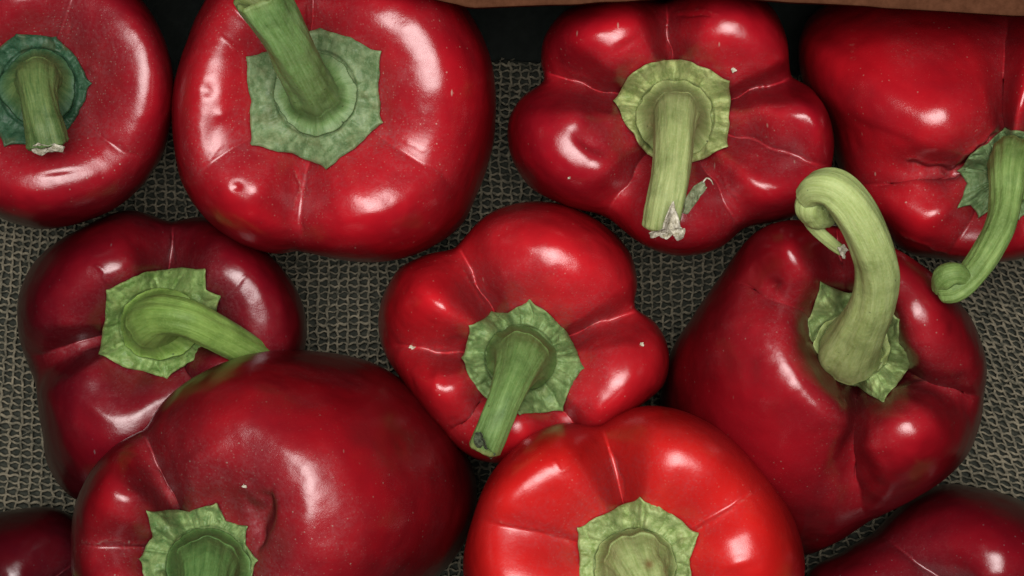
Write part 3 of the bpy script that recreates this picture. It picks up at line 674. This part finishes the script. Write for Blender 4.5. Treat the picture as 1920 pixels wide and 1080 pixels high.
gc = green_material('folded calyx', (0.085, 0.15, 0.055, 1), (0.17, 0.25, 0.11, 1), 4); gs = green_material('curved stem', (0.085, 0.16, 0.03, 1), (0.22, 0.31, 0.10, 1), 4, True)
part('calyx', calyx_mesh(pp, (1885, 325), [(1884, 240), (1850, 268, .2), (1798, 320), (1810, 345, .1), (1797, 388), (1818, 386, .2), (1836, 406), (1860, 395, .2), (1910, 410), (1960, 380), (1970, 300), (1940, 250)], (1905, 318, 52, 60), seed=4, crink=1.3, rise=1.6, sag=.10), gc)
st = part('stem', stem_mesh([(1899, 300, 76, 46), (1895, 305, 82, 41), (1890, 330, 89, 35), (1887, 370, 92, 30), (1878, 420, 96, 28), (1850, 475, 99, 27), (1815, 522, 101, 26), (1790, 540, 101, 27), (1772, 543, 100, 25)], 4, ridge=.07, lump=.09, nseg=120, capround=.6, pp=pp), gs)
part('stem_knob', stem_mesh([(1812, 524, 102, 16), (1792, 514, 104, 21), (1772, 520, 103, 23), (1765, 538, 99, 20)], 6, nseg=20, nc=40, capround=.5, lump=.15, name='stem_knob'), gs, st)

# 5 --- left middle
pp = Pepper((300, 605), [(165, 418), (240, 391), (322, 409), (385, 404), (450, 438), (530, 505), (570, 580), (575, 640, 45), (555, 700, 40), (470, 745, 34), (380, 800, 30), (290, 870, 30), (200, 940, 34), (140, 935, 44), (95, 880, 46), (75, 800, 46), (60, 720, 44), (34, 660), (30, 570), (62, 495), (110, 450)],
            [(235, 492), (325, 478, 58), (400, 495), (468, 560), (480, 640), (425, 690), (360, 725), (290, 765), (215, 790), (170, 760), (150, 700), (150, 662, 58), (128, 605), (165, 535)],
            [(324, 408, 7, .045), (60, 668, 7, .04), (560, 690, 3, .0), (420, 800, 3, .0)], B=(290, 700), crater=17, hdef=38, zc=66, seed=5, inner=.5,
            creases=[([(326, 430), (325, 500)], 3, -.7, .3), ([(178, 500), (206, 532)], 4, .6, .4), ([(80, 664), (130, 657), (180, 660)], 3.5, .45, .5), ([(425, 555), (458, 520)], 4, .5, .2)],
            bumps=[(125, 608, 26, 14, 0, .8), (180, 770, 44, 14, 38, .8), (420, 685, 45, 30, 0, 2.5), (240, 490, 40, 16, -30, .6)])
r, part = make_pepper('dark red bell pepper at the left, its stem running right until another pepper covers it', pp,
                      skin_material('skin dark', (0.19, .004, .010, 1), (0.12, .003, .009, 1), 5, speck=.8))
gc = green_material('green calyx', (0.09, 0.165, 0.038, 1), (0.19, 0.28, 0.09, 1), 5); gs = green_material('leaning stem', (0.10, 0.19, 0.030, 1), (0.21, 0.32, 0.08, 1), 5, True)
part('calyx', calyx_mesh(pp, (298, 603), [(200, 545), (250, 515, .2), (300, 504, .3), (383, 507), (390, 540, .1), (413, 556), (405, 610, .2), (380, 662, .4), (345, 690, .2), (312, 709), (270, 700, .1), (186, 663), (193, 600, .1)], (300, 608, 76, 66), seed=5, crink=1.25, rise=1.2, sag=.08), gc)
part('stem', stem_mesh([(288, 604, 64, 50), (294, 599, 69, 45), (315, 592, 75, 39), (352, 598, 77, 36), (400, 622, 72, 34), (450, 650, 65, 32), (515, 690, 52, 30), (548, 712, 44, 28)], 5, ridge=.05, lump=.06, nseg=110, pp=pp), gs)

# 6 --- centre
pp = Pepper((978, 668), [(868, 442), (920, 396), (990, 378), (1060, 384), (1130, 418), (1180, 468), (1199, 528), (1197, 572), (1236, 608), (1256, 670), (1247, 718), (1212, 755), (1160, 790), (1080, 830), (980, 868), (890, 858), (820, 800, 45), (757, 720, 52), (712, 640, 55), (716, 560, 50), (742, 512, 40), (800, 476), (848, 462)],
            [(935, 488), (1010, 478), (1090, 515), (1135, 560), (1150, 600, 74), (1172, 655), (1158, 715), (1100, 770), (1050, 790, 74), (980, 800), (880, 775), (830, 710), (810, 655, 74), (830, 575), (880, 520, 74)],
            [(848, 455, 8, .02), (1199, 574, 8, .03), (730, 652, 5.5, .0), (1100, 830, 5, .0), (840, 820, 4.5, .0)], B=(970, 660), crater=17, hdef=37, zc=80, seed=6, inner=.5,
            creases=[([(868, 510), (905, 572)], 3.0, .5, .5), ([(1095, 615), (1150, 598), (1190, 572)], 3, .45, .6), ([(775, 652), (862, 658)], 3.5, .45, .5), ([(880, 775), (850, 800)], 5, .6, .1)],
            bumps=[(830, 578, 26, 24, 0, .8), (1165, 655, 25, 22, 0, .7), (820, 705, 10, 36, 15, .8), (1080, 580, 60, 30, 20, .8), (880, 780, 8, 30, 40, .8), (1120, 760, 16, 16, 0, .8)])
r, part = make_pepper('bell pepper in the very middle with a green stem pointing down to the left', pp, skin_material('skin centre', (0.38, .007, .012, 1), (0.26, .006, .010, 1), 6, dustamt=1.2))
gc = green_material('middle calyx', (0.085, 0.15, 0.045, 1), (0.18, 0.26, 0.095, 1), 6); gs = green_material('middle stem', (0.065, 0.135, 0.028, 1), (0.16, 0.25, 0.08, 1), 6, True)
part('calyx', calyx_mesh(pp, (978, 670), [(992, 563), (950, 582, .1), (922, 585, .8), (882, 612, .8), (866, 671), (890, 730, .1), (925, 765, .1), (975, 776, .8), (1054, 769), (1075, 730, .1), (1092, 689), (1078, 640, .1), (1045, 600, .1)], (975, 672, 65, 62), seed=6, crink=1.35, rise=2.0, sag=.09), gc)
st = part('stem', stem_mesh([(977, 672, 81, 52), (974, 680, 85, 46), (964, 706, 91, 38), (945, 752, 97, 32), (926, 800, 98, 31), (909, 840, 96, 31)], 6, ridge=.05, lump=.06, hollow=.6, brown_end=.85, pp=pp, flare=1.3), gs)
part('cut_end', torn_mesh('cut_end', [(890, 812, 103), (900, 808, 105), (908, 822, 106), (914, 842, 104), (930, 852, 100), (920, 862, 97), (902, 850, 98), (888, 830, 101)], 8, rough=1.4), M_DARKTORN, st)

fleck(pp, 774, 651, 8, 6, 3); fleck(pp, 1203, 646, 4, 4, 4)

# 7 --- big pepper at the lower left
pp = Pepper((375, 1040), [(130, 1050), (135, 965), (160, 900), (215, 832), (268, 792), (300, 748, 38), (380, 690, 42), (480, 660, 46), (600, 655, 70), (700, 680, 74), (790, 740, 76), (850, 810, 80), (886, 880, 82), (894, 950, 82), (872, 1015, 80), (820, 1085, 74), (740, 1150, 60), (600, 1230), (400, 1260), (250, 1210), (150, 1130)],
            [(215, 955, 112), (235, 915, 112), (275, 880, 108), (330, 868, 117), (390, 832, 120), (480, 830, 120), (560, 880, 121), (592, 960, 121), (595, 1030, 120), (560, 1110, 117), (450, 1190, 114), (300, 1190, 112), (220, 1110, 110), (195, 1020, 108)],
            [(262, 795, 9, .05), (130, 1020, 2.5, .02), (540, 1250, 4, .02), (230, 1190, 3, .02)], B=(520, 960), crater=18, hollow=(0.7, 2.5), hdef=36, zc=95, seed=7, inner=.52,
            creases=[([(512, 895), (500, 930), (492, 960), (482, 1000), (490, 1060)], 17, -2.6, .05), ([(150, 1018), (200, 1018), (275, 1020)], 4, .5, .5), ([(440, 900), (468, 950), (480, 1030)], 24, -1.7, 0)],
            bumps=[(385, 850, 60, 20, -32, 1.0), (580, 960, 26, 70, 0, 1.0), (455, 915, 10, 8, 0, .6), (430, 900, 50, 50, 0, -.5), (245, 930, 40, 14, 0, .6)])
r, part = make_pepper('big bell pepper at the lower left with a broad smooth side and deep fold', pp,
                      skin_material('skin broad', (0.26, .005, .010, 1), (0.17, .005, .010, 1), 7, dustamt=1.2, speck=1.2))
gc = green_material('crumpled calyx', (0.08, 0.15, 0.045, 1), (0.17, 0.24, 0.085, 1), 7); gs = green_material('dark base stem', (0.035, 0.09, 0.02, 1), (0.10, 0.18, 0.05, 1), 7, True)
part('calyx', calyx_mesh(pp, (375, 1045), [(278, 961), (350, 955, .2), (406, 944), (425, 975, .2), (462, 988), (466, 1020, .1), (482, 1050), (450, 1130), (370, 1160), (290, 1130), (262, 1048, .7), (282, 1005, .1)], (390, 1062, 78, 74), seed=7, crink=1.4, rise=2.2, sag=.09), gc)
part('stem', stem_mesh([(389, 1062, 113, 58), (387, 1072, 117, 52), (382, 1105, 122, 44), (372, 1160, 127, 40), (355, 1215, 127, 38)], 7, ridge=.06, lump=.09, pp=pp), gs)

fleck(pp, 458, 912, 6, 4, 5)

# 8 --- bright orange-red, bottom centre
pp = Pepper((1195, 1045), [(868, 1070), (888, 965), (920, 892), (985, 822), (1050, 792), (1112, 792), (1160, 768), (1235, 760), (1320, 788), (1400, 850), (1462, 925), (1497, 995), (1510, 1065), (1490, 1160), (1400, 1260), (1200, 1300), (1000, 1260), (895, 1170)],
            [(1010, 905), (1080, 872), (1152, 880, 100), (1225, 862), (1310, 885), (1355, 945, 104), (1385, 1010), (1390, 1090), (1330, 1190), (1200, 1230), (1060, 1190), (975, 1100), (955, 1000, 104), (965, 950)],
            [(1128, 780, 7.5, .04), (1430, 915, 2.0, .0), (880, 965, 2.0, .0), (1480, 1200, 4, .03), (960, 1240, 4, .03)], B=(1190, 1040), crater=13, hdef=40, zc=106, seed=8, inner=.5, dent=.6,
            creases=[([(1037, 865), (1058, 882), (1070, 870), (1086, 853)], 3.2, .7, .35), ([(1063, 884), (1078, 868)], 3, -.6, 0), ([(940, 977), (1010, 995), (1072, 1018)], 4.5, .55, .45), ([(1308, 990), (1360, 962), (1410, 925)], 4, .6, .45), ([(1140, 830), (1165, 900), (1168, 940)], 4, -.9, .1)],
            bumps=[(1020, 900, 60, 22, -35, .6), (1260, 870, 80, 26, 12, .5), (1385, 1055, 30, 12, -15, .9)])
r, part = make_pepper('brightest orange-red bell pepper at the bottom centre, cut by the lower edge', pp,
                      skin_material('skin bright', (0.55, .011, .009, 1), (0.45, .009, .009, 1), 8, rough=.26, dustamt=.7, speck=.6))
gc = green_material('light calyx', (0.15, 0.22, 0.06, 1), (0.30, 0.37, 0.15, 1), 8); gs = green_material('light stem', (0.15, 0.21, 0.055, 1), (0.31, 0.36, 0.15, 1), 8, True)
part('calyx', calyx_mesh(pp, (1193, 1048), [(1200, 934), (1145, 955, .1), (1083, 991), (1082, 1050, .2), (1090, 1120), (1150, 1160), (1240, 1160), (1300, 1110), (1296, 1050, .2), (1307, 1001), (1255, 958, .1)], (1190, 1062, 76, 70), seed=8, crink=1.1, rise=2.0, sag=.085), gc)
part('stem', stem_mesh([(1194, 1058, 104, 60), (1198, 1068, 107, 54), (1208, 1092, 111, 47), (1222, 1130, 116, 40), (1232, 1170, 117, 38)], 8, ridge=.06, lump=.1, brown_spot=(1218, 1060, 8), pp=pp), gs)

# 9 --- right, long arched stem
pp = Pepper((1605, 655), [(1400, 452), (1440, 425), (1500, 415), (1600, 425), (1690, 470), (1765, 532), (1822, 600), (1852, 680), (1847, 770), (1812, 855), (1740, 918), (1640, 972, 40), (1560, 1020, 46), (1500, 1042, 76), (1400, 1020, 84), (1310, 930, 84), (1245, 820, 84), (1240, 730, 84), (1262, 650, 82), (1300, 590, 74), (1350, 520, 58)],
            [(1490, 480), (1455, 540, 93), (1440, 620), (1455, 680), (1500, 745), (1560, 800), (1598, 815, 91), (1650, 830), (1730, 790), (1775, 745, 90), (1770, 680), (1735, 610), (1700, 545), (1640, 500), (1560, 470, 90)],
            [(1612, 960, 7, .0), (1850, 748, 7, .03), (1380, 528, 4.5, .0), (1560, 415, 7, .04)], B=(1500, 760), crater=33, hollow=(0.62, 3.0), hdef=38, zc=98, seed=9, inner=.5,
            creases=[([(1470, 580), (1462, 650), (1495, 725), (1560, 785)], 46, 2.6, 0), ([(1650, 835), (1740, 785)], 48, 2.2, 0), ([(1735, 590), (1770, 690)], 48, 1.8, 0), ([(1500, 450), (1478, 500), (1462, 570)], 46, .8, 0), ([(1415, 550), (1455, 528), (1490, 525)], 10, -.7, .1), ([(1700, 728), (1770, 720), (1830, 755)], 5, .7, .35), ([(1600, 790), (1590, 840)], 5, .5, .1)],
            bumps=[(1470, 680, 26, 60, -35, 1.0), (1535, 770, 40, 24, 40, 1.4), (1640, 835, 30, 22, -10, 1.2), (1735, 640, 38, 52, -25, 1.5), (1580, 525, 26, 26, 0, 2.0), (1482, 490, 20, 36, 0, .4)])
r, part = make_pepper('bell pepper at the right with a long thick pale stem arching up and over', pp,
                      skin_material('skin right', (0.27, .005, .011, 1), (0.19, .005, .010, 1), 9))
gc = green_material('arched calyx', (0.13, 0.20, 0.06, 1), (0.26, 0.34, 0.13, 1), 10); gs = green_material('arched stem', (0.21, 0.28, 0.075, 1), (0.38, 0.45, 0.19, 1), 10, True)
part('calyx', calyx_mesh(pp, (1608, 652), [(1541, 533), (1520, 580, .2), (1512, 603, .6), (1530, 660, .1), (1560, 700, .1), (1610, 728, .1), (1655, 751), (1690, 715, .1), (1716, 675), (1690, 645, .2), (1685, 600), (1640, 550, .2), (1590, 545, .2)], (1596, 650, 72, 62), seed=9, crink=1.25, rise=2.2, sag=.08, up=1.5), gc)
st = part('stem', stem_mesh([(1592, 662, 77, 60), (1595, 650, 84, 56), (1615, 614, 97, 47), (1637, 566, 109, 42), (1645, 505, 120, 41), (1628, 445, 130, 40), (1598, 390, 136, 40), (1566, 356, 138, 38), (1536, 352, 136, 32), (1518, 366, 132, 27)], 9, ridge=.05, lump=.06, nseg=150, capround=.7, pp=pp), gs)
part('stem_knob', stem_mesh([(1536, 372, 129, 24), (1520, 384, 130, 31), (1532, 404, 127, 27), (1552, 412, 124, 16)], 12, nseg=40, nc=48, capround=.6, lump=.12, name='stem_knob'), gs, st)
part('bract', stem_mesh([(1512, 404, 124, 12), (1530, 428, 123, 12), (1556, 452, 121, 11), (1578, 470, 118, 9)], 13, nseg=40, nc=24, ridge=.2, ridges=3, name='bract', brown_end=.6), gs, st)
part('torn_tip', torn_mesh('torn_tip', [(1570, 464, 122), (1582, 458, 122), (1592, 468, 121), (1586, 474, 120), (1584, 486, 119), (1576, 480, 120)], 14, rough=1.0), M_TORN, st)

fleck(pp, 1750, 674, 6, 4, 6)

# 10 --- lower right corner
pp = Pepper((1880, 1165), [(1510, 1075, 40), (1580, 1030, 40), (1640, 985, 42), (1700, 935, 44), (1765, 908, 44), (1830, 912, 42), (1920, 940, 40), (2010, 1000), (2070, 1100), (2080, 1220), (2000, 1330), (1850, 1370), (1680, 1330), (1560, 1240), (1500, 1150, 40)],
            [(1740, 1100, 58), (1790, 1070, 60), (1850, 1070, 62), (1920, 1080, 62), (1990, 1130), (1990, 1220), (1920, 1290), (1800, 1280), (1730, 1200)],
            [(1640, 1000, 5, .03), (2040, 1050, 4, .03), (1600, 1300, 4, .02), (2030, 1300, 4, .02)], B=(1800, 1130), crater=8, hdef=36, zc=60, seed=10,
            bumps=[(1855, 1060, 60, 60, 0, 2.0)])
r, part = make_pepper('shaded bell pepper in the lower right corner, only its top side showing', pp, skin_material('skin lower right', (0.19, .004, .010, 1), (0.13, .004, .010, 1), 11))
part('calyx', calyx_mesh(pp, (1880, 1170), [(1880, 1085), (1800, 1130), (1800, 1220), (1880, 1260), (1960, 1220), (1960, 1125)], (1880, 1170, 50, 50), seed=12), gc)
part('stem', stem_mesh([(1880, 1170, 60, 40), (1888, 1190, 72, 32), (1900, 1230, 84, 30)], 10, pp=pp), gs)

# 11 --- lower left corner
pp = Pepper((10, 1160), [(-150, 1130), (-120, 1040), (-50, 975), (30, 955), (100, 952), (150, 975), (195, 1040), (215, 1130), (190, 1230), (90, 1310), (-50, 1310), (-130, 1230)],
            [(-60, 1140), (-30, 1120), (20, 1115), (60, 1120), (85, 1140), (90, 1190), (50, 1220), (-20, 1220), (-60, 1190)],
            [(-110, 1020, 4, .03), (190, 1020, 4, .03), (180, 1250, 4, .03), (-100, 1270, 4, .03)], B=(20, 1140), crater=8, hdef=30, zc=46, seed=11)
r, part = make_pepper('shade-dark bell pepper in the lower left corner, mostly out of the picture', pp, skin_material('skin lower left shade-dark', (0.10, .003, .007, 1), (0.07, .003, .009, 1), 12))  # shade of the corner put into this darker skin colour
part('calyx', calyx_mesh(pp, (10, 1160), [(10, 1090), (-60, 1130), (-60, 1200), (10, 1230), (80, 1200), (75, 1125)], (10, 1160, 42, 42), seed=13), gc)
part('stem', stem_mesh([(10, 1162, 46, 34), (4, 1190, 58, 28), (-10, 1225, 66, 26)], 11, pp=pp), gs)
